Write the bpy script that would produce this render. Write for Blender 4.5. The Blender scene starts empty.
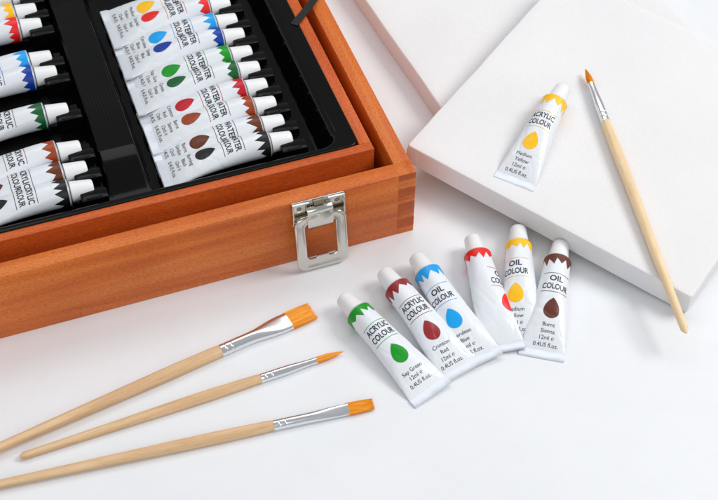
import bpy, bmesh, math, random
import numpy as np
from mathutils import Vector, Matrix, noise
R = math.radians
S = 0.01                                  # everything below is written in centimetres
random.seed(4)
scene = bpy.context.scene
col = scene.collection

# ------------------------------------------------------------------ camera
F, HC, PITCH, ROLL = 1400.0, 69.0347, 0.8556, 0.0101
fw = Vector((0, math.cos(PITCH), -math.sin(PITCH)))
r0 = Vector((1, 0, 0)); u0 = r0.cross(fw)
rt = math.cos(ROLL) * r0 + math.sin(ROLL) * u0
up = -math.sin(ROLL) * r0 + math.cos(ROLL) * u0
CAM = Vector((0, 0, HC))
def at(px, py, z=0.0):
    """the point at height z seen at a pixel of the photograph"""
    d = fw + rt * ((px - 359) / F) - up * ((py - 250) / F)
    return CAM + d * ((z - HC) / d.z)
cd = bpy.data.cameras.new('camera'); cam = bpy.data.objects.new('camera', cd); col.objects.link(cam)
cam.matrix_world = Matrix(((rt.x, up.x, -fw.x, 0), (rt.y, up.y, -fw.y, 0), (rt.z, up.z, -fw.z, HC * S), (0, 0, 0, 1)))
cd.sensor_width = 36; cd.lens = 36 * F / 718; cd.clip_start = .01; cd.clip_end = 50
cd.dof.use_dof = True; cd.dof.aperture_fstop = 22
cd.dof.focus_distance = (at(430, 300, .8) - CAM).dot(fw) * S
scene.camera = cam

# ------------------------------------------------------------------ materials
def new_mat(name):
    m = bpy.data.materials.new(name); m.use_nodes = True
    n = m.node_tree.nodes; return m, n, m.node_tree.links, n['Principled BSDF']
def setp(p, **k):
    for a, b in k.items():
        p.inputs[a.replace('_', ' ')].default_value = b
def rgb(r, g, b):
    f = lambda c: (c / 255 / 12.92) if c / 255 <= .04045 else ((c / 255 + .055) / 1.055) ** 2.4
    return (f(r), f(g), f(b), 1)
def coords(n, l, scale):
    tc = n.new('ShaderNodeTexCoord'); mp = n.new('ShaderNodeMapping')
    mp.inputs['Scale'].default_value = scale; l.new(tc.outputs['Object'], mp.inputs['Vector']); return mp.outputs['Vector']
def tex_noise(n, l, vec, scale, detail=4, rough=.55, dist=0):
    t = n.new('ShaderNodeTexNoise'); t.inputs['Scale'].default_value = scale; t.inputs['Detail'].default_value = detail
    t.inputs['Roughness'].default_value = rough; t.inputs['Distortion'].default_value = dist
    l.new(vec, t.inputs['Vector']); return t.outputs['Fac']
def ramp(n, l, fac, stops):
    r = n.new('ShaderNodeValToRGB'); e = r.color_ramp.elements
    while len(e) < len(stops): e.new(.5)
    for q, (p, c) in zip(e, stops): q.position = p; q.color = c
    l.new(fac, r.inputs['Fac']); return r.outputs['Color']
def bump(n, l, p, h, strength, dist):
    b = n.new('ShaderNodeBump'); b.inputs['Strength'].default_value = strength; b.inputs['Distance'].default_value = dist
    l.new(h, b.inputs['Height']); l.new(b.outputs['Normal'], p.inputs['Normal'])
def mixc(n, l, a, b, fac, mode='MULTIPLY'):
    m = n.new('ShaderNodeMix'); m.data_type = 'RGBA'; m.blend_type = mode
    if isinstance(fac, float): m.inputs['Factor'].default_value = fac
    else: l.new(fac, m.inputs['Factor'])
    for s, x in ((6, a), (7, b)):
        if isinstance(x, tuple): m.inputs[s].default_value = x
        else: l.new(x, m.inputs[s])
    return m.outputs[2]

def stained_wood(name, axis, ca, cb, cc, rough=.42):
    """orange stained softwood, grain stretched along one axis, fine open pores"""
    m, n, l, p = new_mat(name)
    sc = [60, 60, 60]; sc[axis] = 4
    v = coords(n, l, sc)
    g = tex_noise(n, l, v, 1.3, 6, .6, .6)
    c = ramp(n, l, g, [(.25, ca), (.5, cb), (.78, cc)])
    sp = [520, 520, 520]; sp[axis] = 130
    v2 = coords(n, l, sp)
    f = tex_noise(n, l, v2, 3.2, 2, .6)
    pores = ramp(n, l, f, [(.36, (.66, .58, .52, 1)), (.54, (1, 1, 1, 1)), (.72, (1.0, 1.0, 1.0, 1))])
    c = mixc(n, l, c, pores, .8)
    bl = tex_noise(n, l, coords(n, l, (9, 9, 9)), 1.0, 2)
    c = mixc(n, l, c, ramp(n, l, bl, [(.3, (.8, .75, .72, 1)), (.7, (1.0, 1.0, 1.0, 1))]), .9)
    l.new(c, p.inputs['Base Color'])
    setp(p, Roughness=rough)
    p.inputs['Specular IOR Level'].default_value = .35
    bump(n, l, p, f, .1, .0004)
    return m
WA, WB, WC = rgb(194, 90, 28), rgb(222, 116, 42), rgb(240, 148, 72)
WOOD = [stained_wood('stained_wood_grain_' + 'xyz'[k], k, WA, WB, WC) for k in range(2)]
END = stained_wood('stained_end_grain', 2, rgb(172, 76, 28), rgb(194, 92, 36), rgb(210, 108, 48), .5)

def pale_wood(name, ca, cb, seed):
    m, n, l, p = new_mat(name)
    v = coords(n, l, (9, 220, 220)); 
    g = tex_noise(n, l, v, 1.1, 5, .6, .4)
    c = ramp(n, l, g, [(.3, ca), (.62, cb)])
    f = tex_noise(n, l, coords(n, l, (60, 700, 700)), 1.5, 3, .6)
    c = mixc(n, l, c, ramp(n, l, f, [(.3, (.8, .74, .68, 1)), (.5, (1, 1, 1, 1))]), .65)
    l.new(c, p.inputs['Base Color']); setp(p, Roughness=.5)
    bump(n, l, p, f, .15, .0004)
    return m
HANDLE = pale_wood('pale_handle_wood', rgb(206, 164, 118), rgb(230, 196, 154), 1)
HANDLE2 = pale_wood('cream_handle_wood', rgb(228, 194, 148), rgb(244, 216, 174), 2)

m, n, l, p = new_mat('white_table_paint'); TABLE = m
bl = tex_noise(n, l, coords(n, l, (1, 1, 1)), 9, 4, .6)
c = ramp(n, l, bl, [(.35, rgb(230, 232, 235)), (.65, rgb(234, 236, 239))])
fine = tex_noise(n, l, coords(n, l, (1, 1, 1)), 420, 3, .6)
vo = n.new('ShaderNodeTexVoronoi'); vo.inputs['Scale'].default_value = 34; l.new(coords(n, l, (1, 1, 1)), vo.inputs['Vector'])
speck = ramp(n, l, vo.outputs['Distance'], [(.0, (.62, .6, .58, 1)), (.016, (.8, .79, .78, 1)), (.028, (1, 1, 1, 1))])
c = mixc(n, l, c, speck, ramp(n, l, tex_noise(n, l, coords(n, l, (1, 1, 1)), 21, 2), [(.5, (0, 0, 0, 1)), (.6, (.8, .8, .8, 1))]))
scuff = tex_noise(n, l, coords(n, l, (30, 34, 30)), 2, 6, .7, .6)
c = mixc(n, l, c, ramp(n, l, scuff, [(.3, (.975, .975, .978, 1)), (.5, (1, 1, 1, 1))]), .8)
l.new(c, p.inputs['Base Color']); setp(p, Roughness=.42)
ah = n.new('ShaderNodeMath'); ah.operation = 'MULTIPLY_ADD'; ah.inputs[1].default_value = .5; l.new(scuff, ah.inputs[0]); l.new(fine, ah.inputs[2])
bump(n, l, p, ah.outputs[0], .14, .0005)

m, n, l, p = new_mat('primed_canvas_weave'); CANVAS = m
vx = coords(n, l, (1, 1, 1))
w1 = n.new('ShaderNodeTexWave'); w1.bands_direction = 'X'; w1.inputs['Scale'].default_value = 280; w1.inputs['Distortion'].default_value = 1.2; w1.inputs['Detail'].default_value = 2
w2 = n.new('ShaderNodeTexWave'); w2.bands_direction = 'Y'; w2.inputs['Scale'].default_value = 280; w2.inputs['Distortion'].default_value = 1.2; w2.inputs['Detail'].default_value = 2
l.new(vx, w1.inputs['Vector']); l.new(vx, w2.inputs['Vector'])
ad = n.new('ShaderNodeMath'); ad.operation = 'ADD'; l.new(w1.outputs['Fac'], ad.inputs[0]); l.new(w2.outputs['Fac'], ad.inputs[1])
a2 = n.new('ShaderNodeMath'); a2.operation = 'MULTIPLY_ADD'; a2.inputs[1].default_value = 2.5
l.new(tex_noise(n, l, vx, 260, 3, .6), a2.inputs[0]); l.new(ad.outputs[0], a2.inputs[2])
l.new(ramp(n, l, tex_noise(n, l, vx, 14, 3), [(.3, rgb(230, 229, 230)), (.7, rgb(235, 234, 235))]), p.inputs['Base Color'])
setp(p, Roughness=.85); bump(n, l, p, a2.outputs[0], .2, .0004)

m, n, l, p = new_mat('raw_stretcher_pine'); STRETCH = m
l.new(ramp(n, l, tex_noise(n, l, coords(n, l, (20, 200, 200)), 1), [(.3, rgb(190, 150, 100)), (.7, rgb(215, 180, 130))]), p.inputs['Base Color']); setp(p, Roughness=.7)

def simple(name, colr, rough, metal=0, coat=0, bstr=0, bscale=300, bdist=.0004):
    m, n, l, p = new_mat(name)
    p.inputs['Base Color'].default_value = colr; setp(p, Roughness=rough, Metallic=metal)
    p.inputs['Coat Weight'].default_value = coat; p.inputs['Coat Roughness'].default_value = .08
    v = coords(n, l, (1, 1, 1))
    f = tex_noise(n, l, v, bscale, 3, .6)
    if bstr: bump(n, l, p, f, bstr, bdist)
    rr = n.new('ShaderNodeMapRange'); rr.inputs[3].default_value = rough * .85; rr.inputs[4].default_value = rough * 1.2
    l.new(tex_noise(n, l, v, bscale * .4, 2), rr.inputs[0]); l.new(rr.outputs[0], p.inputs['Roughness'])
    return m
TUBE = simple('white_tube_laminate', rgb(231, 235, 240), .25, bstr=.25, bscale=90, bdist=.0009)
CAPM = simple('white_cap_plastic', rgb(236, 237, 238), .32, bstr=.04)
CRIMP = simple('crimped_tube_foil', rgb(216, 221, 229), .26, .2, bstr=.3, bscale=160)
INK = simple('dark_print_ink', rgb(38, 42, 56), .4)
BLACKP = simple('black_glossy_plastic', rgb(7, 7, 7), .1, bstr=.05, bscale=60)
BLACKP.node_tree.nodes['Principled BSDF'].inputs['Specular IOR Level'].default_value = .17
RIBBON = simple('black_ribbon', rgb(12, 12, 13), .65, bstr=.4, bscale=900)
NICKEL = simple('nickel_plated_steel', rgb(214, 211, 203), .13, 1, bstr=.08, bscale=200)
NICKEL_IN = simple('worn_nickel_steel', rgb(150, 138, 118), .38, 1, bstr=.2, bscale=300)
FERR = simple('polished_aluminium', rgb(236, 238, 241), .2, 1, bstr=.06, bscale=120)
def paint(name, r, g, b): return simple('printed_' + name, rgb(r, g, b), .35)
m, n, l, p = new_mat('orange_nylon_bristle'); BRISTLE = m
g = tex_noise(n, l, coords(n, l, (40, 1500, 1500)), 1, 4, .6)
l.new(ramp(n, l, g, [(.3, rgb(232, 134, 6)), (.55, rgb(248, 164, 24)), (.75, rgb(255, 192, 70))]), p.inputs['Base Color'])
setp(p, Roughness=.4); bump(n, l, p, g, .5, .0006)

# ------------------------------------------------------------------ object helpers
def link(o, parent=None):
    col.objects.link(o)
    if parent is not None: o.parent = parent
    return o
def thing(name, label, cat, mat, group=None):
    o = bpy.data.objects.new(name, None); o.empty_display_size = .01
    mw = mat.copy(); mw.translation = mw.translation * S
    link(o); o.matrix_world = mw
    o['label'] = label; o['category'] = cat
    if group: o['group'] = group
    return o
def mesh_obj(name, verts, faces, mats, parent=None, fm=None, smooth=True):
    me = bpy.data.meshes.new(name)
    me.from_pydata([(v[0] * S, v[1] * S, v[2] * S) for v in verts], [], faces)
    for q in (mats if isinstance(mats, (list, tuple)) else [mats]): me.materials.append(q)
    if fm is not None: me.polygons.foreach_set('material_index', fm)
    me.polygons.foreach_set('use_smooth', [smooth] * len(me.polygons))
    me.update()
    return link(bpy.data.objects.new(name, me), parent)
class MB:
    """collects shapes and links them as one mesh object"""
    def __init__(s): s.v = []; s.f = []; s.m = []
    def add(s, v, f, mi=0):
        k = len(s.v); s.v += [tuple(q) for q in v]; s.f += [tuple(i + k for i in q) for q in f]; s.m += [mi] * len(f)
    def box(s, lo, hi, mi=0, bev=0.0, seg=2, mat=None):
        bm = bmesh.new(); bmesh.ops.create_cube(bm, size=1)
        c = [(a + b) / 2 for a, b in zip(lo, hi)]; d = [b - a for a, b in zip(lo, hi)]
        for v in bm.verts: v.co = Vector((v.co.x * d[0] + c[0], v.co.y * d[1] + c[1], v.co.z * d[2] + c[2]))
        if bev: bmesh.ops.bevel(bm, geom=bm.edges[:], offset=bev, segments=seg, affect='EDGES', profile=.5)
        if mat is not None: bmesh.ops.transform(bm, matrix=mat, verts=bm.verts)
        s.bm(bm, mi)
    def bm(s, bm, mi=0):
        bm.verts.index_update()
        s.add([v.co[:] for v in bm.verts], [[v.index for v in f.verts] for f in bm.faces], mi); bm.free()
    def loft(s, rings, mi=0, caps=True, closed=True):
        nr = len(rings[0]); v = [q for r in rings for q in r]; f = []
        for i in range(len(rings) - 1):
            for j in range(nr if closed else nr - 1):
                a = i * nr + j; b = i * nr + (j + 1) % nr
                f.append((a, b, b + nr, a + nr))
        if caps:
            f.append(tuple(range(nr))[::-1]); f.append(tuple((len(rings) - 1) * nr + j for j in range(nr)))
        s.add(v, f, mi)
    def build(s, name, mats, parent=None, smooth=True, sharp=None):
        o = mesh_obj(name, s.v, s.f, mats, parent, s.m, smooth)
        bm = bmesh.new(); bm.from_mesh(o.data)
        if sharp is None or sharp is not False:
            bmesh.ops.recalc_face_normals(bm, faces=bm.faces)
        for e in bm.edges:
            if len(e.link_faces) == 2 and e.calc_face_angle(0) > R(38): e.smooth = False
        bm.to_mesh(o.data); bm.free()
        return o
def frame_matrix(o, x, y, z):
    return Matrix(((x.x, y.x, z.x, o.x), (x.y, y.y, z.y, o.y), (x.z, y.z, z.z, o.z), (0, 0, 0, 1)))

# ------------------------------------------------------------------ setting
tb = MB(); tb.box((-170, -120, -4), (170, 230, 0), 0, .3)
t = tb.build('table_top', TABLE); t['kind'] = 'structure'

# ------------------------------------------------------------------ wooden case
CY = .35
CU = Vector((math.cos(CY), math.sin(CY), 0)); CV = Vector((-math.sin(CY), math.cos(CY), 0))
CORNER = Vector((3.5692, 61.7641, 0))
CASE = frame_matrix(CORNER, CU, CV, Vector((0, 0, 1)))       # local x = -a (to the right), y = b (away), z up
HT, WT, CW, CD = 5.53, 1.13, 37.0, 30.0
case = thing('wooden_case', 'open orange stained wooden art case with finger jointed corner and metal latch', 'wooden case', CASE)
def lathe_x(prof, seg=40, zc=0.0, yc=0.0):
    return [[(x, yc + r * math.sin(2 * math.pi * j / seg), zc + r * math.cos(2 * math.pi * j / seg)) for j in range(seg)] for x, r in prof]
# finger joint: five end-grain fingers of the side panel come through the front face
fz = [(.57, 1.36), (2.14, 2.87), (3.5, 4.24), (5.0, HT)]
b = MB(); b.box((-CW + WT, 0, .0), (-WT, WT, HT), 0, .05)
zs = [0.0]
for lo, hi in fz: zs += [lo, hi]
free = [(0, .57), (1.36, 2.14), (2.87, 3.5), (4.24, 5.0)]
b.box((-CW + .02, .006, 0.01), (-CW + WT + .03, WT, HT - .004), 0, .03)
for lo, hi in free: b.box((-WT - .04, .0, lo + .004), (-.004, WT - .02, hi - .004), 0, .02)
b.build('front_panel', WOOD[0], case)
b = MB(); b.box((-WT, WT - .03, 0), (0, CD - WT, HT - .003), 0, .05)
o = b.build('side_panel', [WOOD[1], END], case)
b = MB()
for lo, hi in fz: b.box((-WT - .02, -.008, lo + .004), (0.004, WT - .01, hi - .004), 0, .02)
o = b.build('finger_joint', [WOOD[1], END], case)
for q in o.data.polygons:
    if q.normal.y < -.5: q.material_index = 1
# mitre-looking cap of the corner: the top of the side panel runs to the front edge
b = MB(); b.box((-CW, WT, 0), (-CW + WT, CD - WT, HT - .003), 0, .05); b.build('side_panel', WOOD[1], case)
b = MB(); b.box((-CW, CD - WT, 0), (0, CD, HT), 0, .05); b.build('back_panel', WOOD[0], case)
b = MB(); b.box((-CW + WT - .2, WT - .2, .25), (-WT + .2, CD - WT + .2, .7), 0); b.build('base_panel', WOOD[0], case)

# latch on the front face
def rrect(w, h, r, n=8):
    pts = []
    for cx_, cy_, a0 in ((w / 2 - r, h / 2 - r, 0), (-w / 2 + r, h / 2 - r, 90), (-w / 2 + r, -h / 2 + r, 180), (w / 2 - r, -h / 2 + r, 270)):
        for k in range(n + 1):
            a = R(a0 + 90 * k / n); pts.append((cx_ + r * math.cos(a), cy_ + r * math.sin(a)))
    return pts
LX = -6.6
b = MB()
b.box((LX - 1.72, -.10, 3.45), (LX + 1.72, -.012, 5.52), 0, .03)                  # back plate
b.box((LX - 1.72, -.34, 5.42), (LX - .62, -.09, 5.54), 0, .03)                    # folded top lips
b.box((LX + .62, -.34, 5.42), (LX + 1.72, -.09, 5.54), 0, .03)
b.box((LX - 1.73, -.36, 3.7), (LX - 1.62, -.09, 5.44), 0, .03)                    # side cheeks
b.box((LX + 1.62, -.36, 3.7), (LX + 1.73, -.09, 5.44), 0, .03)
latch = b.build('latch', NICKEL, case)
b = MB()
for sx in (-1, 1):
    b.loft(lathe_x([(LX + sx * .82, .13), (LX + sx * 1.62, .13)], 16, 4.25, -.24))
b.loft(lathe_x([(LX - .34, .0), (LX - .34, .2), (LX + .34, .2), (LX + .34, 0)], 18, 5.36, -.24))
b.build('latch_pin', NICKEL_IN, latch)
# tongue: a box with rounded lower edge
prof = [(-.30, 5.12), (-.52, 5.06), (-.62, 4.92), (-.66, 4.6), (-.64, 3.6), (-.56, 3.36), (-.42, 3.27), (-.28, 3.3), (-.25, 3.6), (-.25, 5.0)]
b = MB(); rings = []
for x, k in ((LX - .84, .9), (LX - .79, 1), (LX + .79, 1), (LX + .84, .9)):
    cyy, czz = -.45, 3.9
    rings.append([(x, cyy + (y - cyy) * k, czz + (z - czz) * (1 - (1 - k) * .3)) for y, z in prof])
b.loft(rings); b.build('latch_tongue', NICKEL, latch)
# swing loop, leaning out, foot close to the table
LO = rrect(3.42, 4.3, .62); LI = rrect(2.04, 2.86, .3)
def loop_pt(x, y, d):
    f_ = Vector((LX + x, -.34, 4.3)); ax = Vector((0, -.16, -1)).normalized(); nn = Vector((0, -1, .16)).normalized()
    return f_ + ax * (2.1 - y) + nn * d
rings = []
def lp(outl, sc, d, oy=0.0): return [loop_pt(x * sc, y * sc + oy, d)[:] for x, y in outl]
# section: outer low, outer high, inner high, inner low (a pressed channel)
N_ = len(LO)
def blend(k, d):
    out = []
    for (xo, yo), (xi, yi) in zip(LO, LI):
        yi += .12
        out.append(loop_pt(xo + (xi - xo) * k, yo + (yi - yo) * k, d)[:])
    return out
rings = [blend(0, -.02), blend(0, .12), blend(.04, .17), blend(.14, .2), blend(.3, .17), blend(.5, .12), blend(.8, .09), blend(.95, .11), blend(1, .07), blend(1, -.02), blend(.5, .0)]
rings.append(rings[0])
b = MB(); b.loft(rings, caps=False)
b.box((-.42, -.2, .0), (.42, .12, .17), 0, .05, mat=frame_matrix(loop_pt(0, -1.2, 0), Vector((1, 0, 0)), -Vector((0, -.16, -1)).normalized(), Vector((0, -1, .16)).normalized()))
b.build('latch_loop', NICKEL, latch)
for sx in (-1, 1):
    bm = bmesh.new(); bmesh.ops.create_uvsphere(bm, u_segments=20, v_segments=10, radius=.16)
    bmesh.ops.transform(bm, matrix=Matrix.Translation((LX + sx * 1.24, -.1, 4.95)) @ Matrix.Diagonal((1, .45, 1, 1)), verts=bm.verts)
    b = MB(); b.bm(bm); b.build('rivet', NICKEL_IN, latch)

# ------------------------------------------------------------------ lift-out tray (wood rim, ribbon)
ZT = 5.75
tray = thing('wooden_tray', 'reddish wooden tray rim set inside the art case', 'wooden tray', CASE @ Matrix.Translation((0, 0, .72)))
def trayz(z): return z - .72
TX0, TX1, TY0, TY1 = -CW + 1.9, -1.87, 2.6, CD - 1.9
TWOOD = [stained_wood('tray_wood_grain_' + 'xy'[k], k, rgb(194, 82, 26), rgb(218, 102, 38), rgb(236, 128, 60)) for k in range(2)]
b = MB(); b.box((TX0, TY0, .02), (TX1, TY0 + .68, trayz(ZT)), 0, .05); b.build('front_rail', TWOOD[0], tray)
b = MB(); b.box((TX1 - .78, TY0 + .675, .02), (TX1 - .004, TY1 - .68, trayz(ZT) - .004), 0, .05); b.build('side_rail', TWOOD[1], tray)
b = MB(); b.box((TX0 + .004, TY0 + .675, .02), (TX0 + .78, TY1 - .68, trayz(ZT) - .004), 0, .05); b.build('side_rail', TWOOD[1], tray)
b = MB(); b.box((TX0, TY1 - .68, .02), (TX1, TY1, trayz(ZT)), 0, .05); b.build('back_rail', TWOOD[0], tray)
b = MB(); b.box((TX0 + .3, TY0 + .3, .03), (TX1 - .3, TY1 - .3, .4), 0); b.build('tray_bottom', TWOOD[0], tray)
def inv(px, py, z):
    q = CASE.inverted() @ at(px, py, z); return q
# ribbon: black tape from under the plastic insert, over the rail, across to the case wall
b = MB(); rings = []
pl = [inv(294, 25, ZT + .07), inv(298.5, 19.5, ZT + .09), inv(303, 14, ZT + .1), inv(307, 9.5, ZT + .1), inv(310.5, 4.5, ZT + .07), inv(314, -1, HT + .16), inv(318, -9, HT + .06), inv(322, -19, HT + .03)]
for k, q in enumerate(pl):
    dv = (pl[min(k + 1, len(pl) - 1)] - pl[max(k - 1, 0)]); dv.z = 0; dv.normalize()
    wv = Vector((dv.y, -dv.x, 0)) * (.26 + .03 * (k % 2)); A, B = q - wv, q + wv
    rings.append([(A.x, A.y, A.z - .72), (B.x, B.y, B.z - .72), (B.x, B.y, B.z - .67), (A.x, A.y, A.z - .67)])
b.loft(rings); b.build('ribbon', RIBBON, tray)

# ------------------------------------------------------------------ black plastic insert (vacuum-formed sheet)
ZR, ZF = ZT + .05, 4.2
R_B = [5.79 + 1.81 * k for k in range(11)]
L_B = [5.76, 7.6, 9.44, 13.34, 17.08, 18.85, 22.33, 24.18, 25.94]
R_A, L_A = 6.42, 19.5
def sst(e0, e1, x):
    t_ = min(1, max(0, (x - e0) / (e1 - e0))); return t_ * t_ * (3 - 2 * t_)
IX1, IX0, IY0, IY1 = -2.66, TX0 + .76, TY0 + .62, TY1 - .66
def insert_z(x, y):
    a = -x
    dx = min(a - 3.75, 1e9); 
    # rounded rectangular recess
    ex0, ex1, ey0, ey1 = 3.7, -IX0 - .5, IY0 + .35, IY1 - .4
    qx = max(ex0 + 1.3 - a, a - (ex1 - 1.3)); qy = max(ey0 + 1.3 - y, y - (ey1 - 1.3))
    d = math.hypot(max(qx, 0), max(qy, 0)) - 1.3 + min(max(qx, qy), 0)     # <0 inside
    inside = sst(.0, 1.25, -d)
    z = ZR - (ZR - ZF) * inside
    # small lip on the rim
    # raised land between the two rows of tubes
    land = sst(19.0, 18.4, a) * sst(15.75, 16.2, a) * sst(4.6, 8.8, y)
    arc = 24.4 - .35 * ((a - 17.2) / 1.2) ** 2
    z2 = ZF + 1.0
    ridge = .03 * math.sin(2 * math.pi * (a - .012 * y) / .215) * sst(arc + .1, arc - .7, y) * sst(8.0, 15, y)
    z = z + (z2 + ridge - z) * land * inside
    # soft pillow at the near end of the land
    pil = math.exp(-(((a - 17.0) / 1.3) ** 2 + ((y - 6.3) / 1.5) ** 2))
    z += .0 * pil * inside
    fold = math.exp(-(((a - 17.9 + .25 * (y - 6)) / .22) ** 2)) * sst(4.4, 5.4, y) * sst(9.2, 8, y)
    # shallow cradles under the tubes
    if 6.6 < a < 15.3 or a > 20:
        for yb in (R_B if a < 16 else L_B):
            if abs(y - yb) < .9: z -= .06 * (1 - ((y - yb) / .9) ** 2) * inside
    return z
XS = [IX0]
while XS[-1] < IX1 - .02: XS.append(min(IX1, XS[-1] + (.024 if -19.3 < XS[-1] < -15.5 else .11)))
nx, ny = len(XS) - 1, 210
vs, fs = [], []
for j in range(ny + 1):
    for i in range(nx + 1):
        x = XS[i]; y = IY0 + (IY1 - IY0) * j / ny
        # rounded outer corners
        rc = .7; cxr = max(abs(x - (IX0 + IX1) / 2) - ((IX1 - IX0) / 2 - rc), 0); cyr = max(abs(y - (IY0 + IY1) / 2) - ((IY1 - IY0) / 2 - rc), 0)
        hh = math.hypot(cxr, cyr); X, Y = x, y
        if cxr > 0 and cyr > 0 and hh > 0:
            mx_ = max(cxr, cyr); k = mx_ / hh
            X = x - math.copysign(cxr * (1 - k), x - (IX0 + IX1) / 2); Y = y - math.copysign(cyr * (1 - k), y - (IY0 + IY1) / 2)
        vs.append((X, Y, insert_z(X, Y) - 4.0))
for j in range(ny):
    for i in range(nx):
        k = j * (nx + 1) + i; fs.append((k, k + 1, k + nx + 2, k + nx + 1))
# skirt so that the sheet has an edge
ring = [i for i in range(nx + 1)] + [j * (nx + 1) + nx for j in range(1, ny + 1)] + [ny * (nx + 1) + i for i in range(nx - 1, -1, -1)] + [j * (nx + 1) for j in range(ny - 1, 0, -1)]
base = len(vs)
for k in ring: vs.append((vs[k][0], vs[k][1], vs[k][2] - .07))
for q in range(len(ring)):
    q2 = (q + 1) % len(ring); fs.append((ring[q2], ring[q], base + q, base + q2))
insert = thing('plastic_insert', 'black glossy moulded plastic insert holding the rows of white tubes', 'tray insert', CASE @ Matrix.Translation((0, 0, 4.0)))
mesh_obj('moulded_sheet', vs, fs, BLACKP, insert)
hb = MB()
def holder(a0, yb):
    b = MB()
    x0 = -a0 - .95; x1 = -a0 + .75
    b.box((x0 - .0, yb - 1.25, .0), (x1, yb - .36, 1.34), 0, .1, 2)
    b.box((-a0 + .12, yb - .6, .0), (x1 - .08, yb + .62, .92), 0, .12, 3)
    b.box((x0 + .3, yb - 1.16, 1.2), (x1 - .35, yb - .98, 1.38), 0, .05, 2)
    return b
for a0, rows in ((R_A, R_B), (L_A, L_B)):
    for yb in rows: holder(a0, yb).build('cap_holder', BLACKP, insert)

# ------------------------------------------------------------------ lettering
_txt = {}
def text2d(s, bold=0.0):
    if (s, bold) in _txt: return _txt[(s, bold)]
    cu = bpy.data.curves.new('lettering', 'FONT'); cu.body = s; cu.size = 1; cu.resolution_u = 3; cu.offset = bold
    o = bpy.data.objects.new('lettering', cu); col.objects.link(o)
    dg = bpy.context.evaluated_depsgraph_get()
    me = bpy.data.meshes.new_from_object(o.evaluated_get(dg))
    bm = bmesh.new(); bm.from_mesh(me)
    bmesh.ops.triangulate(bm, faces=bm.faces)
    bmesh.ops.remove_doubles(bm, verts=bm.verts, dist=1e-5)
    for _ in range(2):
        le = [e for e in bm.edges if e.calc_length() > .3]
        if le: bmesh.ops.subdivide_edges(bm, edges=le, cuts=1)
        bmesh.ops.triangulate(bm, faces=bm.faces)
    bm.verts.index_update()
    v = np.array([q.co[:2] for q in bm.verts]); f = []
    for q in bm.faces:
        idx = [w.index for w in q.verts]
        a_, b_, c_ = (v[i] for i in idx[:3])
        if (b_[0] - a_[0]) * (c_[1] - a_[1]) - (b_[1] - a_[1]) * (c_[0] - a_[0]) < 0: idx = idx[::-1]
        f.append(tuple(idx))
    v[:, 0] -= (v[:, 0].min() + v[:, 0].max()) / 2
    bm.free(); col.objects.unlink(o); bpy.data.objects.remove(o); bpy.data.meshes.remove(me); bpy.data.curves.remove(cu)
    _txt[(s, bold)] = (v, f); return v, f

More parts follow.
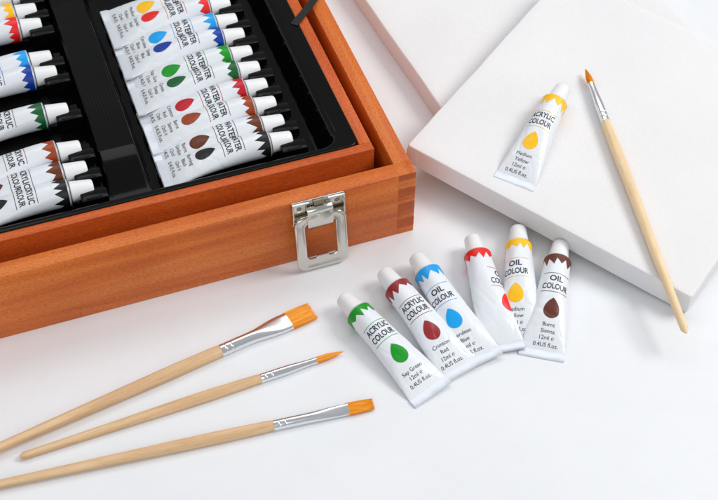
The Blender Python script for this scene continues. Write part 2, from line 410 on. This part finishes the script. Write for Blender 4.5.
# ------------------------------------------------------------------ paint tubes
TL, RB, SB0, SB1 = 8.8, .88, 1.62, 8.3
PER = 2 * math.pi * RB
def half_width(h):
    w = RB
    for _ in range(60):
        hh = ((w - h) / (w + h)) ** 2
        w *= PER / (math.pi * (w + h) * (1 + 3 * hh / (10 + math.sqrt(4 - 3 * hh))))
    return w
class TubeShape:
    NS, NU = 90, 96
    def __init__(s, seed, crumple=1.0, squash=0.0):
        s.tab = np.zeros((s.NS + 1, s.NU + 1, 3)); s.nor = np.zeros_like(s.tab)
        rs = random.Random(seed); off = Vector((rs.uniform(0, 99), rs.uniform(0, 99), rs.uniform(0, 99)))
        bend = rs.uniform(-.12, .12) * crumple
        for i in range(s.NS + 1):
            t_ = i / s.NS; sx = SB0 + (SB1 - SB0) * t_
            k = min(1, max(0, (sx - 2.4) / (SB1 - 2.4)))
            kk = k ** 2.0
            h = RB * (1 - kk) + .055 * kk
            h = h * (1 - .07 * math.sin(math.pi * k)) * (1 - squash * math.sin(math.pi * min(1, k * 1.3)))
            w = half_width(h)
            th = np.linspace(-math.pi, math.pi, 721)
            y = w * np.sin(th); z = h * np.cos(th)
            ds = np.hypot(np.diff(y), np.diff(z)); cum = np.concatenate([[0], np.cumsum(ds)]); cum = cum / cum[-1]
            uu = np.linspace(0, 1, s.NU + 1); t2 = np.interp(uu, cum, th)
            yy = w * np.sin(t2); zz = h * np.cos(t2); ny_ = h * np.sin(t2); nz_ = w * np.cos(t2); ln = np.hypot(ny_, nz_)
            ny_ /= ln; nz_ /= ln
            for j in range(s.NU + 1):
                q = Vector((sx * .55, yy[j] * .8, zz[j] * .8)) 
                d = 0
                amp = crumple * math.sin(math.pi * min(1, t_ * 1.02)) ** .6
                a1 = noise.noise(q * 1.1 + off); a2 = noise.noise(q * 2.3 + off * 1.7)
                d = (.035 * (abs(a1) - .25) + .02 * (abs(a2) - .2)) * amp - .045 * max(0, 1 - abs(noise.noise(q * .9 + off * 2.1)) * 9) * amp * k - .035 * max(0, 1 - abs(noise.noise(q * 1.6 + off * .7)) * 10) * amp * k * k
                if nz_[j] < -.3: d *= .2
                s.tab[i, j] = (sx, yy[j] + ny_[j] * d + bend * (t_ - .5) ** 2, max(.004, h + zz[j] + nz_[j] * d))
                s.nor[i, j] = (0, ny_[j], nz_[j])
        s.tab[:, -1] = s.tab[:, 0]
    def at(s, sx, u, eps):
        """points on the wall at distance sx along the tube and arc length u from its top line"""
        sx = np.asarray(sx, float); u = np.asarray(u, float)
        fi = np.clip((sx - SB0) / (SB1 - SB0), 0, 1) * s.NS
        fj = ((u / PER + .5) % 1.0) * s.NU
        i = np.clip(fi.astype(int), 0, s.NS - 1); j = np.clip(fj.astype(int), 0, s.NU - 1)
        a = (fi - i)[:, None]; b = (fj - j)[:, None]
        def bl(t_): return t_[i, j] * (1 - a) * (1 - b) + t_[i + 1, j] * a * (1 - b) + t_[i, j + 1] * (1 - a) * b + t_[i + 1, j + 1] * a * b
        return bl(s.tab) + bl(s.nor) * eps
def label_items(kind, lines): return kind, lines
def tube_meshes(name_seed, colour, kind, lines, du=0.0, crumple=1.0, two=False, squash=0.0, dv=0.0):
    sh = TubeShape(name_seed, crumple, squash); b = MB()
    NS, NU = sh.NS, sh.NU
    v = sh.tab[:, :NU].reshape(-1, 3); f = []
    for i in range(NS):
        for j in range(NU):
            j2 = (j + 1) % NU; f.append((i * NU + j, (i + 1) * NU + j, (i + 1) * NU + j2, i * NU + j2))
    b.add(v.tolist(), f, 0)
    b.loft(lathe_x([(1.42, .44), (1.5, .5), (1.53, .74), (1.57, .85), (SB0, .88)], NU, RB), 4, caps=False)
    rs = random.Random(name_seed)
    # paint band with a torn lower edge
    nteeth = 10; zz = []
    for k in range(nteeth):
        u_ = -PER / 2 + PER * (k + rs.uniform(-.12, .12)) / nteeth
        zz.append((u_, 1.96 + rs.uniform(-.05, .1))); zz.append((u_ + PER / nteeth * rs.uniform(.3, .8), 2.46 + rs.uniform(-.18, .16)))
    zz.append((zz[0][0] + PER, zz[0][1])); zz.insert(0, (zz[-2][0] - PER, zz[-2][1]))
    xs = sorted(set([round(q[0], 5) for q in zz if -PER / 2 <= q[0] <= PER / 2] + [-PER / 2 + PER * k / 150 for k in range(151)]))
    ed = np.interp(xs, [q[0] for q in zz], [q[1] for q in zz]); nr = 7
    P_ = []
    for r_ in range(nr + 1):
        P_.append(sh.at(SB0 + .02 + (ed - SB0 - .02) * r_ / nr, np.array(xs) + du * 0, .010))
    P_ = np.array(P_); m_ = len(xs)
    b.add(P_.reshape(-1, 3).tolist(), [(r_ * m_ + k, (r_ + 1) * m_ + k, (r_ + 1) * m_ + k + 1, r_ * m_ + k + 1) for r_ in range(nr) for k in range(m_ - 1)], 1)
    def strip(s0, u0_, u1_, wd, mi):
        n_ = 40; us = np.linspace(u0_, u1_, n_ + 1)
        A = sh.at(np.full(n_ + 1, s0 - wd / 2), us, .011); B = sh.at(np.full(n_ + 1, s0 + wd / 2), us, .011)
        b.add(A.tolist() + B.tolist(), [(k, n_ + 1 + k, n_ + 2 + k, k + 1) for k in range(n_)], mi)
    def text(s_, base, width, height, uo, bold=0.0):
        tv, tf = text2d(s_, bold)
        w0 = tv[:, 0].max() - tv[:, 0].min(); sc = height / .70; sx = min(sc, width / w0) if width else sc
        P2 = sh.at(base - tv[:, 1] * sc, tv[:, 0] * sx + uo, .016)
        b.add(P2.tolist(), tf, 2)
    for uo in ((du, du - 3.3) if two else (du,)):
        w2 = .9
        strip(3.2 + dv, uo - w2, uo + w2, .035, 3); strip(4.54 + dv, uo - w2, uo + w2, .035, 3)
        text(kind, 3.76 + dv, 1.66, .39, uo, .019); text('COLOUR', 4.34 + dv, 1.66, .39, uo, .019)
        # colour drop, point towards the cap
        rings = []; nn = 40; dl = 1.32; s_tip = 4.96 + dv
        cs = s_tip + .84; rr = .5
        ang = np.linspace(0, 2 * math.pi, nn, endpoint=False)
        ox = np.sin(ang) * rr; oy = np.cos(ang)
        outy = []; outx = []
        for a_ in ang:
            c_ = math.cos(a_); s__ = math.sin(a_)
            if c_ > 0:
                outy.append(-(c_ ** 1.0) * .84); outx.append(rr * (math.copysign(abs(s__) ** 1.9, s__) if True else s__))
            else: outy.append(-c_ * rr); outx.append(rr * s__)
        outx = np.array(outx); outy = np.array(outy)
        for k in range(1, 7):
            rings.append(sh.at(cs + outy * k / 6, uo + outx * k / 6, .013))
        c0 = sh.at([cs], [uo], .013)
        vv = c0.tolist() + [q for r_ in rings for q in r_.tolist()]
        ff = [(0, 1 + (k + 1) % nn, 1 + k) for k in range(nn)]
        for r_ in range(5):
            for k in range(nn):
                k2 = (k + 1) % nn; ff.append((1 + r_ * nn + k, 1 + r_ * nn + k2, 1 + (r_ + 1) * nn + k2, 1 + (r_ + 1) * nn + k))
        b.add(vv, ff, 1)
        base = (6.82 if len(lines) > 3 else 7.0) + dv * .3
        for s_ in lines:
            text(s_, base, None, .24, uo, .0); base += .405
    b.v = [(x - TL / 2, y, z) for x, y, z in b.v]
    # crimped end
    c = MB(); rings = []
    wend = half_width(.055)
    prof = [(8.18, .10, .0), (8.2, .135, .0), (8.3, .145, .012), (8.5, .14, .02), (8.68, .135, .025), (8.76, .12, .02), (8.8, .07, .01)]
    ny_ = 26
    for x, hgt, ew in prof:
        rg = []
        for k in range(ny_ + 1):
            y = (-1 + 2 * k / ny_) * (wend + ew); wz = .018 * noise.noise(Vector((y * 1.5, name_seed * 3.1, x)))
            rg.append((x - TL / 2 + .015 * noise.noise(Vector((y * 1.2, name_seed, 0))), y, hgt + wz))
        for k in range(ny_, -1, -1):
            y = (-1 + 2 * k / ny_) * (wend + ew); rg.append((x - TL / 2, y, .004))
        rings.append(rg)
    c.loft(rings)
    # cap
    p = MB(); p.loft(lathe_x([(.0, .0), (.0, .36), (.02, .45), (.07, .515), (.16, .545), (.9, .615), (1.36, .665), (1.42, .672), (1.45, .66), (1.45, .47), (1.5, .46)], 48, RB), caps=False)
    p.v = [(x - TL / 2, y, z) for x, y, z in p.v]
    return b, c, p
SHOULDER = simple('grey_tube_shoulder', rgb(190, 194, 200), .3, .3)
PALETTE = {k: paint(k, *v) for k, v in dict(yellow=(254, 196, 0), red=(236, 32, 26), light_blue=(0, 164, 240), dark_blue=(0, 58, 160), green=(0, 150, 24),
    dark_green=(0, 92, 44), rust=(158, 62, 16), brown=(102, 46, 18), black=(20, 20, 22), crimson=(196, 8, 30), wine=(150, 36, 42), pale=(226, 226, 222), sienna=(98, 44, 28)).items()}
def fix_normals(o):
    pass
def make_tube(mat, label, group, seed, colour, kind, lines, **k):
    t_ = thing('paint_tube', label, 'paint tube', mat, group)
    b, c, p = tube_meshes(seed, colour, kind, lines, **k)
    cm = PALETTE[colour]
    o = b.build('tube_body', [TUBE, cm, INK, cm, SHOULDER], t_, sharp=False)
    c.build('crimped_end', CRIMP, t_); p.build('cap', CAPM, t_)
    return t_
def tube_matrix(pc, pe, zb_cap=0.0, zb_end=0.0, roll=0.0, n=Vector((0, 0, 1)), length=None):
    x = (pe - pc).normalized()
    y = n.cross(x).normalized(); z = x.cross(y)
    m_ = frame_matrix((pc + pe) / 2, x, y, z)
    return m_ @ Matrix.Rotation(roll, 4, 'X')
def loose(cap_px, end_px, seed, colour, kind, lines, label, lift=(0, 0), roll=0.0, **k):
    # cap axis rides .8 above the base plane; the crimp lies on it
    pc = at(*cap_px, .88 + lift[0]); pc.z = lift[0]
    pe = at(*end_px, .08 + lift[1]); pe.z = lift[1]
    return make_tube(tube_matrix(pc, pe, roll=roll), label, 'loose paint tubes fanned out on the table', seed, colour, kind, lines, **k)
loose((345.5, 299), (432, 393), 11, 'green', 'ACRYLIC', ['Sap Green', '12ml ℮', '0.4US fl.oz.'], 'loose white acrylic tube with green band and drop, nearest the paintbrush tips', lift=(0, .12), roll=R(5), du=-.08)
loose((388, 276), (459, 369), 12, 'wine', 'ACRYLIC', ['Crimson', 'Red', '12ml ℮', '0.4US fl.oz.'], 'loose white acrylic tube with dark red band, between the green and blue ones', lift=(0, .14), roll=R(5), du=-.15)
loose((416, 254.5), (485, 365), 13, 'light_blue', 'OIL', ['Cerulean', 'Blue', '12ml ℮', '0.4US fl.oz.'], 'white oil colour tube with light blue band lying loose on the table', lift=(0, .2), roll=R(7), du=-.3)
loose((473.5, 239.5), (503, 350), 14, 'red', 'OIL', [], 'creased white oil colour tube with bright red band, rolled so its print faces sideways', lift=(0, .14), roll=R(5), du=1.16, two=True, crumple=.95, squash=.04)
loose((519, 231), (521, 340), 15, 'yellow', 'OIL', ['Medium', 'Yellow', '12ml ℮', '0.4US fl.oz.'], 'white oil colour tube with yellow band lying on the table between red and brown tubes', lift=(0, .08), roll=R(3), du=-.3)
loose((561, 243), (541, 359), 16, 'sienna', 'OIL', ['Burnt', 'Sienna', '12ml ℮', '0.4US fl.oz.'], 'white oil colour tube with brown band and brown drop, nearest the canvas corner', du=.12)

# ------------------------------------------------------------------ tubes in the tray
def in_tray(a0, yb, seed, colour, kind, lines, label, group, lift=0.0, fan=0.0, roll=0.0, **k):
    pc = CASE @ Vector((-a0, yb, ZF + .03)); pe = CASE @ Vector((-a0 - TL, yb - .05 + fan, ZF + .03 + lift))
    return make_tube(tube_matrix(pc, pe, roll=roll), label, group, seed, colour, kind, lines, **k)
V2 = ['12ml ℮', '0.4US fl.oz.']
RT = [('black', ['Burning', 'Black'], 'white watercolour tube with black band, nearest the tray front in the right row'),
      ('brown', ['Burnt', 'Umber'], 'white watercolour tube with dark brown band beside the black one in the right row'),
      ('rust', ['Burnt', 'Sienna'], 'white watercolour tube with rust brown band next to the crimson one in the right row'),
      ('crimson', ['Crimson', 'Red'], 'white watercolour tube with crimson band between rust and dark green ones in the right row'),
      ('dark_green', ['Green', 'Deep'], 'white watercolour tube with dark green band in the right row of the tray'),
      ('green', ['Sap Green', ''], 'white watercolour tube with bright green band in the right row of the tray'),
      ('dark_blue', ['Deep', 'Blue'], 'white watercolour tube with dark blue band in the right row of the tray'),
      ('light_blue', ['Cerulean', 'Blue'], 'white watercolour tube with light blue band in the right row of the tray'),
      ('red', ['Scarlet', 'Red'], 'white watercolour tube with bright red band in the right row of the tray'),
      ('yellow', ['Medium', 'Yellow'], 'white watercolour tube with yellow drop at the far end of the right row')]
for k, (c_, ln, lab) in enumerate(RT):
    odd = k % 2
    in_tray(R_A, R_B[k], 40 + k, c_, 'WATER', [q for q in ln if q] + V2, lab, 'watercolour tubes in the right row of the tray', lift=.02 + (.0 if odd else .22), crumple=.7, du=(.14 if odd else -.12), dv=.1, fan=(-.08 if odd else .08) + (.08, -.1, .05, .12, -.06)[k // 2], roll=R((3, -4, -2, 4, 2, -3, 5, -3, 2, -4)[k]))
LT = [('black', ['Burning', 'Black'], 'white acrylic tube with black band, nearest the tray front in the left row'),
      ('brown', ['Burnt', 'Umber'], 'white acrylic tube with dark brown band between rust and black ones in the left row'),
      ('rust', ['Burnt', 'Sienna'], 'white acrylic tube with rust brown band in the left row of the tray'),
      ('dark_green', ['Green', 'Deep'], 'white acrylic tube with green band lying alone between gaps in the left row'),
      ('dark_blue', ['Deep', 'Blue'], 'white acrylic tube with dark blue band in the left row of the tray'),
      ('light_blue', ['Cerulean', 'Blue'], 'white acrylic tube with light blue band in the left row of the tray'),
      ('red', ['Scarlet', 'Red'], 'white acrylic tube with bright red band in the left row of the tray'),
      ('yellow', ['Medium', 'Yellow'], 'white acrylic tube with yellow band in the left row of the tray'),
      ('pale', ['Titanium', 'White'], 'white acrylic tube with white outlined band at the far end of the left row')]
for k, (c_, ln, lab) in enumerate(LT):
    in_tray(L_A, L_B[k], 60 + k, c_, 'ACRYLIC', ln + V2, lab, 'acrylic tubes in the left row of the tray', lift=.02 + (.2 if k % 2 == 0 else 0), crumple=.7, dv=.35, fan=(.18, -.1, -.2, .1, .2, -.15, .2, -.2, 0)[k], roll=R((3, -3, 4, -6, 3, -4, 5, -2, 2)[k]))

# ------------------------------------------------------------------ canvases
K0 = Vector((20.6156, 54.936, 0)); KYAW, KT, KD, KW, KA, KB = -0.5958, 1.75, 21.3, 21.2, .060, .046
uh = Vector((-math.cos(KYAW), -math.sin(KYAW), 0)); vh = Vector((-math.sin(KYAW), math.cos(KYAW), 0)); Z = Vector((0, 0, 1))
U = uh * math.cos(KA) + Z * math.sin(KA)
Vv = vh * math.cos(KB) + Z * math.sin(KB); Vv = (Vv - U * Vv.dot(U)).normalized()
NN = Vv.cross(U).normalized(); NN = NN if NN.z > 0 else -NN
def canvas(mat, w, d, th, label, seed):
    """stretched canvas: soft-edged cloth over a wooden stretcher; local x -w..0, y 0..d"""
    t_ = thing('stretched_canvas', label, 'canvas', mat, 'blank white canvases')
    b = MB(); r = .13; rings = []
    def outline(ins, z, rr, n_=6, m_=30):
        pts = []
        x0, x1, y0, y1 = -w + ins, -ins, ins, d - ins
        cs = [(x1 - rr, y1 - rr, 0), (x0 + rr, y1 - rr, 90), (x0 + rr, y0 + rr, 180), (x1 - rr, y0 + rr, 270)]
        for q, (cx_, cy_, a0) in enumerate(cs):
            arc = [(cx_ + rr * math.cos(R(a0 + 90 * k / n_)), cy_ + rr * math.sin(R(a0 + 90 * k / n_))) for k in range(n_ + 1)]
            pts += arc
            nx_ = cs[(q + 1) % 4]; st = arc[-1]; en = (nx_[0] + rr * math.cos(R(nx_[2])), nx_[1] + rr * math.sin(R(nx_[2])))
            pts += [(st[0] + (en[0] - st[0]) * k / m_, st[1] + (en[1] - st[1]) * k / m_) for k in range(1, m_)]
        out = []
        for x, y in pts:
            wob = .05 * noise.noise(Vector((x * .5, y * .5, seed)))
            out.append((x + wob, y + wob, z))
        return out
    rr0 = .16
    rings.append(outline(.28, .05, .1)); rings.append(outline(.06, .02, rr0)); rings.append(outline(.0, .08, rr0 + .04))
    rings.append(outline(.015, th * .5, rr0 + .03)); rings.append(outline(0, th - r, rr0 + .04))
    for k in range(1, 5):
        a_ = R(90 * k / 4); rings.append(outline(r * (1 - math.cos(a_)), th - r + r * math.sin(a_), rr0 + .04 * (1 - k / 4)))
    for ins, dz in ((.6, -.004), (1.2, -.015), (2.2, -.05), (4, -.09), (7, -.12), (10.2, -.12)): rings.append(outline(ins, th + dz, .1))
    b.loft(rings, caps=False)
    k = len(b.v) - len(rings[0]); b.f.append(tuple(k + q for q in range(len(rings[0])))); b.m.append(0)
    # tucked corner folds
    for cx_, cy_ in ((-.012, .0), (-w + .012, .0)):
        sg = 1 if cx_ > -1 else -1
        b.box((cx_ - .9 if sg > 0 else cx_, -.022, .1), (cx_ if sg > 0 else cx_ + .9, .06, th - .26), 0, .02)
    b.build('canvas_cloth', CANVAS, t_)
    s_ = MB(); bw = 1.8
    s_.box((-w + .1, .1, .08), (-.1, bw, th - .25)); s_.box((-w + .1, d - bw, .08), (-.1, d - .1, th - .25))
    s_.box((-w + .1, bw + .002, .085), (-w + bw, d - bw - .002, th - .26)); s_.box((-bw, bw + .002, .085), (-.1, d - bw - .002, th - .26))
    s_.build('stretcher_frame', STRETCH, t_)
    return t_
CM = frame_matrix(K0, -U, Vv, NN)
canvas(CM, KW, KD, KT, 'blank white canvas tilted in front, with a yellow tube and a brush on it', 3.0)
A2 = at(440, 106, 1.6); B2 = at(365, 0, 1.6); d2 = (B2 - A2); d2.z = 0; d2.normalize()
x2 = Vector((d2.y, -d2.x, 0))
F2 = A2 - d2 * .25; F2.z = 0
canvas(frame_matrix(F2 + x2 * 20.9, x2, d2, Z), 20.9, 24.0, 1.6, 'blank white canvas lying flat behind, propping up the other canvas', 8.0)
def on_canvas(px, py, hgt):
    """point hgt above the front canvas seen at a pixel"""
    d = fw + rt * ((px - 359) / F) - up * ((py - 250) / F)
    O_ = K0 + NN * (KT + hgt)
    t_ = (O_ - CAM).dot(NN) / d.dot(NN); return CAM + d * t_
pc = on_canvas(562, 90, .88) - NN * .88; pe = on_canvas(514.5, 182, .0) - NN * .08
make_tube(tube_matrix(pc, pe, n=NN), 'white acrylic tube with yellow band lying on the tilted canvas', 'loose paint tubes fanned out on the table', 17, 'yellow', 'ACRYLIC', ['Medium', 'Yellow', '12ml ℮', '0.4US fl.oz.'], du=-.15)

# ------------------------------------------------------------------ brushes
def brush(p_tip, p_tail, label, n, bristle, ferrule, handle, hmat, flat=False, seed=0):
    """local x runs from bristle tip to handle tail; profiles are (x, half width, half thickness)"""
    x = (p_tail - p_tip).normalized(); y = n.cross(x).normalized(); z = x.cross(y)
    t_ = thing('paintbrush', label, 'paintbrush', frame_matrix(p_tip, x, y, z), 'paintbrushes')
    rs = random.Random(seed)
    def sec(xx, w, h, k, seg=36):
        e = 1.0 if not k else 2 / (2 + 3 * k)
        o_ = []
        for j in range(seg):
            a_ = 2 * math.pi * j / seg; c_, s_ = math.cos(a_), math.sin(a_)
            o_.append((xx, w * math.copysign(abs(c_) ** e, c_), h * math.copysign(abs(s_) ** e, s_)))
        return o_
    def interp(pf, xx):
        return [float(np.interp(xx, [q[0] for q in pf], [q[i] for q in pf])) for i in range(1, len(pf[0]))]
    def smooth_prof(pf, n_):
        xs = np.linspace(pf[0][0], pf[-1][0], n_); return [(float(q), *interp(pf, q)) for q in xs]
    b = MB(); b.loft([sec(q[0], q[1], q[2], 0) for q in smooth_prof(handle, 60)]); b.build('handle', hmat, t_)
    b = MB(); b.loft([sec(q[0], q[1], q[2], q[3]) for q in ferrule]); 
    b.build('ferrule', FERR, t_)
    b = MB(); kf = 1.0 if flat else 0
    core = [(q[0] + (.12 if i == 0 else 0), q[1] * .93, q[2] * .9) for i, q in enumerate(bristle)]
    b.loft([sec(q[0], q[1], q[2], kf) for q in smooth_prof(core, 14)])
    xr = bristle[-1][0] + .15
    for k in range(420):
        a_ = rs.uniform(0, 2 * math.pi); rad = rs.uniform(.9, 1.0) if rs.random() < .8 else rs.uniform(.3, .9)
        c_, s_ = math.cos(a_), math.sin(a_); e = 2 / 5 if flat else 1
        cy_, sz_ = math.copysign(abs(c_) ** e, c_) * rad, math.copysign(abs(s_) ** e, s_) * rad
        if flat: cy_ = rs.uniform(-1, 1) if rs.random() < .8 else cy_
        tip = bristle[0][0] + (rs.uniform(-.02, .06) if flat else rs.uniform(0, .55))
        wv = rs.uniform(-.006, .006); rings = []
        th_ = .012
        for q in range(6):
            xx = xr + (tip - xr) * q / 5; w, h = interp(bristle, max(xx, bristle[0][0]))
            r_ = th_ * (1 - .75 * (q / 5) ** 2)
            py_, pz_ = cy_ * w + wv * (q / 5) ** 2, sz_ * h
            rings.append([(xx, py_ + r_ * math.cos(g_), pz_ + r_ * math.sin(g_)) for g_ in (0, 2.1, 4.2)])
        b.loft(rings, caps=True)
    b.build('bristles', BRISTLE, t_)
    return t_
def ferr(x0, x1, w0, h0, w1, h1, k0=0.0):
    """ferrule from bristle end (x0) to handle end (x1), with rolled rings near the handle"""
    out = [(x0, w0 * .9, h0 * .9, k0), (x0 + .005, w0 + .01, h0 + .01, k0)]
    L_ = x1 - x0
    for q in range(1, 13):
        t_ = q / 13 * (L_ - 1.0) / L_; e = sst(.1, .62, t_)
        out.append((x0 + t_ * L_, w0 + (w1 - w0) * e, h0 + (h1 - h0) * sst(0, .6, t_), k0 * (1 - sst(.05, .5, t_))))
    for dx_, k_ in ((.80, 1), (.765, .995), (.745, .955), (.725, .955), (.705, .995), (.67, 1), (.42, 1), (.375, .995), (.355, .955), (.335, .955), (.315, .995), (.28, 1.0), (.02, 1.0), (0, .95)):
        out.append((x1 - dx_, w1 * k_, h1 * k_, 0))
    return out
# big flat brush
def plen(a, b): return (a - b).length
p0 = at(313, 310.5, .2); q1 = at(288, 318.5, .3); q2 = at(219, 347.5, .42); tl = at(0, 447, .5)
dirv = (tl - p0).normalized(); x1 = plen(p0, q1); x2_ = plen(p0, q2); Lb = x2_ + 19.5
brush(p0, p0 + dirv * Lb, 'wide flat paintbrush on the table, broad ferrule and square orange bristles', Z,
      [(0, .66, .07), (x1 * .5, .68, .13), (x1, .64, .17)], ferr(x1, x2_, .64, .18, .40, .40, .8),
      [(x2_ - .1, .36, .36), (x2_ + .3, .40, .40), (x2_ + 3, .42, .42), (x2_ + 6, .39, .39), (x2_ + 13, .29, .29), (Lb - .4, .25, .25), (Lb - .08, .2, .2), (Lb, .08, .08)], HANDLE, True, 1)
# round brush
p0 = at(343.5, 351.5, .22); q1 = at(317.5, 361.5, .25); q2 = at(261.5, 380, .3); tl = at(19.5, 457, .25)
x1 = plen(p0, q1); x2_ = plen(p0, q2); Lb = plen(p0, tl)
brush(p0, tl, 'slim round paintbrush lying in the middle of three, with pointed orange bristles', Z,
      [(0, .02, .02), (.35, .10, .10), (.9, .185, .185), (x1, .2, .2)], ferr(x1, x2_, .205, .205, .30, .30),
      [(x2_ - .1, .27, .27), (x2_ + .3, .31, .31), (x2_ + 3, .36, .36), (x2_ + 5, .35, .35), (Lb - 3, .25, .25), (Lb - .25, .225, .225), (Lb - .06, .17, .17), (Lb, .07, .07)], HANDLE, False, 2)
# narrow flat brush
p0 = at(373.5, 404, .22); q1 = at(348.5, 408.5, .25); q2 = at(273, 423.5, .33); tl = at(0, 484, .34)
dirv = (tl - p0).normalized(); x1 = plen(p0, q1); x2_ = plen(p0, q2); Lb = x2_ + 18.5
brush(p0, p0 + dirv * Lb, 'narrow flat paintbrush nearest the bottom edge with short orange bristles', (Z + Vector((0, -.25, 0))).normalized(),
      [(0, .34, .06), (x1 * .5, .37, .12), (x1, .36, .16)], ferr(x1, x2_, .36, .17, .33, .33, .8),
      [(x2_ - .1, .30, .30), (x2_ + .3, .335, .335), (x2_ + 3, .375, .375), (x2_ + 6, .36, .36), (x2_ + 13, .28, .28), (Lb - .3, .22, .22), (Lb, .08, .08)], HANDLE, True, 3)
# round brush on the canvas
p0 = on_canvas(585.5, 69, .34); q1 = on_canvas(591, 84, .34); q2 = on_canvas(605.5, 122, .36); tl = on_canvas(686, 333, .36)
x1 = plen(p0, q1); x2_ = plen(p0, q2); Lb = plen(p0, tl)
brush(p0, tl, 'round paintbrush with cream handle lying across the tilted canvas, tail overhanging its edge', NN,
      [(0, .02, .02), (.35, .11, .11), (.85, .22, .22), (x1, .24, .24)], ferr(x1, x2_, .25, .25, .33, .33),
      [(x2_ - .1, .31, .31), (x2_ + .3, .345, .345), (x2_ + 3, .37, .37), (x2_ + 6, .355, .355), (Lb - 4, .29, .29), (Lb - .3, .25, .25), (Lb - .08, .19, .19), (Lb, .07, .07)], HANDLE2, False, 4)

# ------------------------------------------------------------------ light
def softbox(name, loc, target, sx, sy, power, colr=(1, 1, 1)):
    ld = bpy.data.lights.new(name, 'AREA'); ld.shape = 'RECTANGLE'; ld.size = sx * S; ld.size_y = sy * S; ld.energy = power; ld.color = colr
    o = bpy.data.objects.new(name, ld); col.objects.link(o); o.location = Vector(loc) * S
    o.rotation_euler = (Vector(target) - Vector(loc)).to_track_quat('-Z', 'Y').to_euler(); return o
CEN = (3, 60, 0)
softbox('key_softbox', (150, 93, 148), CEN, 80, 80, 24.5, (1, .985, .965))
softbox('back_softbox', (0, 150, 158), CEN, 190, 70, 8, (.97, .985, 1))
softbox('front_softbox', (-25, -60, 95), CEN, 120, 90, 5, (.96, .98, 1))
w = bpy.data.worlds.new('World'); scene.world = w; w.use_nodes = True
w.node_tree.nodes['Background'].inputs[0].default_value = (.95, .97, 1, 1); w.node_tree.nodes['Background'].inputs[1].default_value = .4
vs_ = scene.view_settings; vs_.view_transform = 'Standard'; vs_.look = 'None'; vs_.exposure = .03; vs_.gamma = 1
scene.cycles.use_denoising = True
scene.cycles.max_bounces = 8; scene.cycles.diffuse_bounces = 4
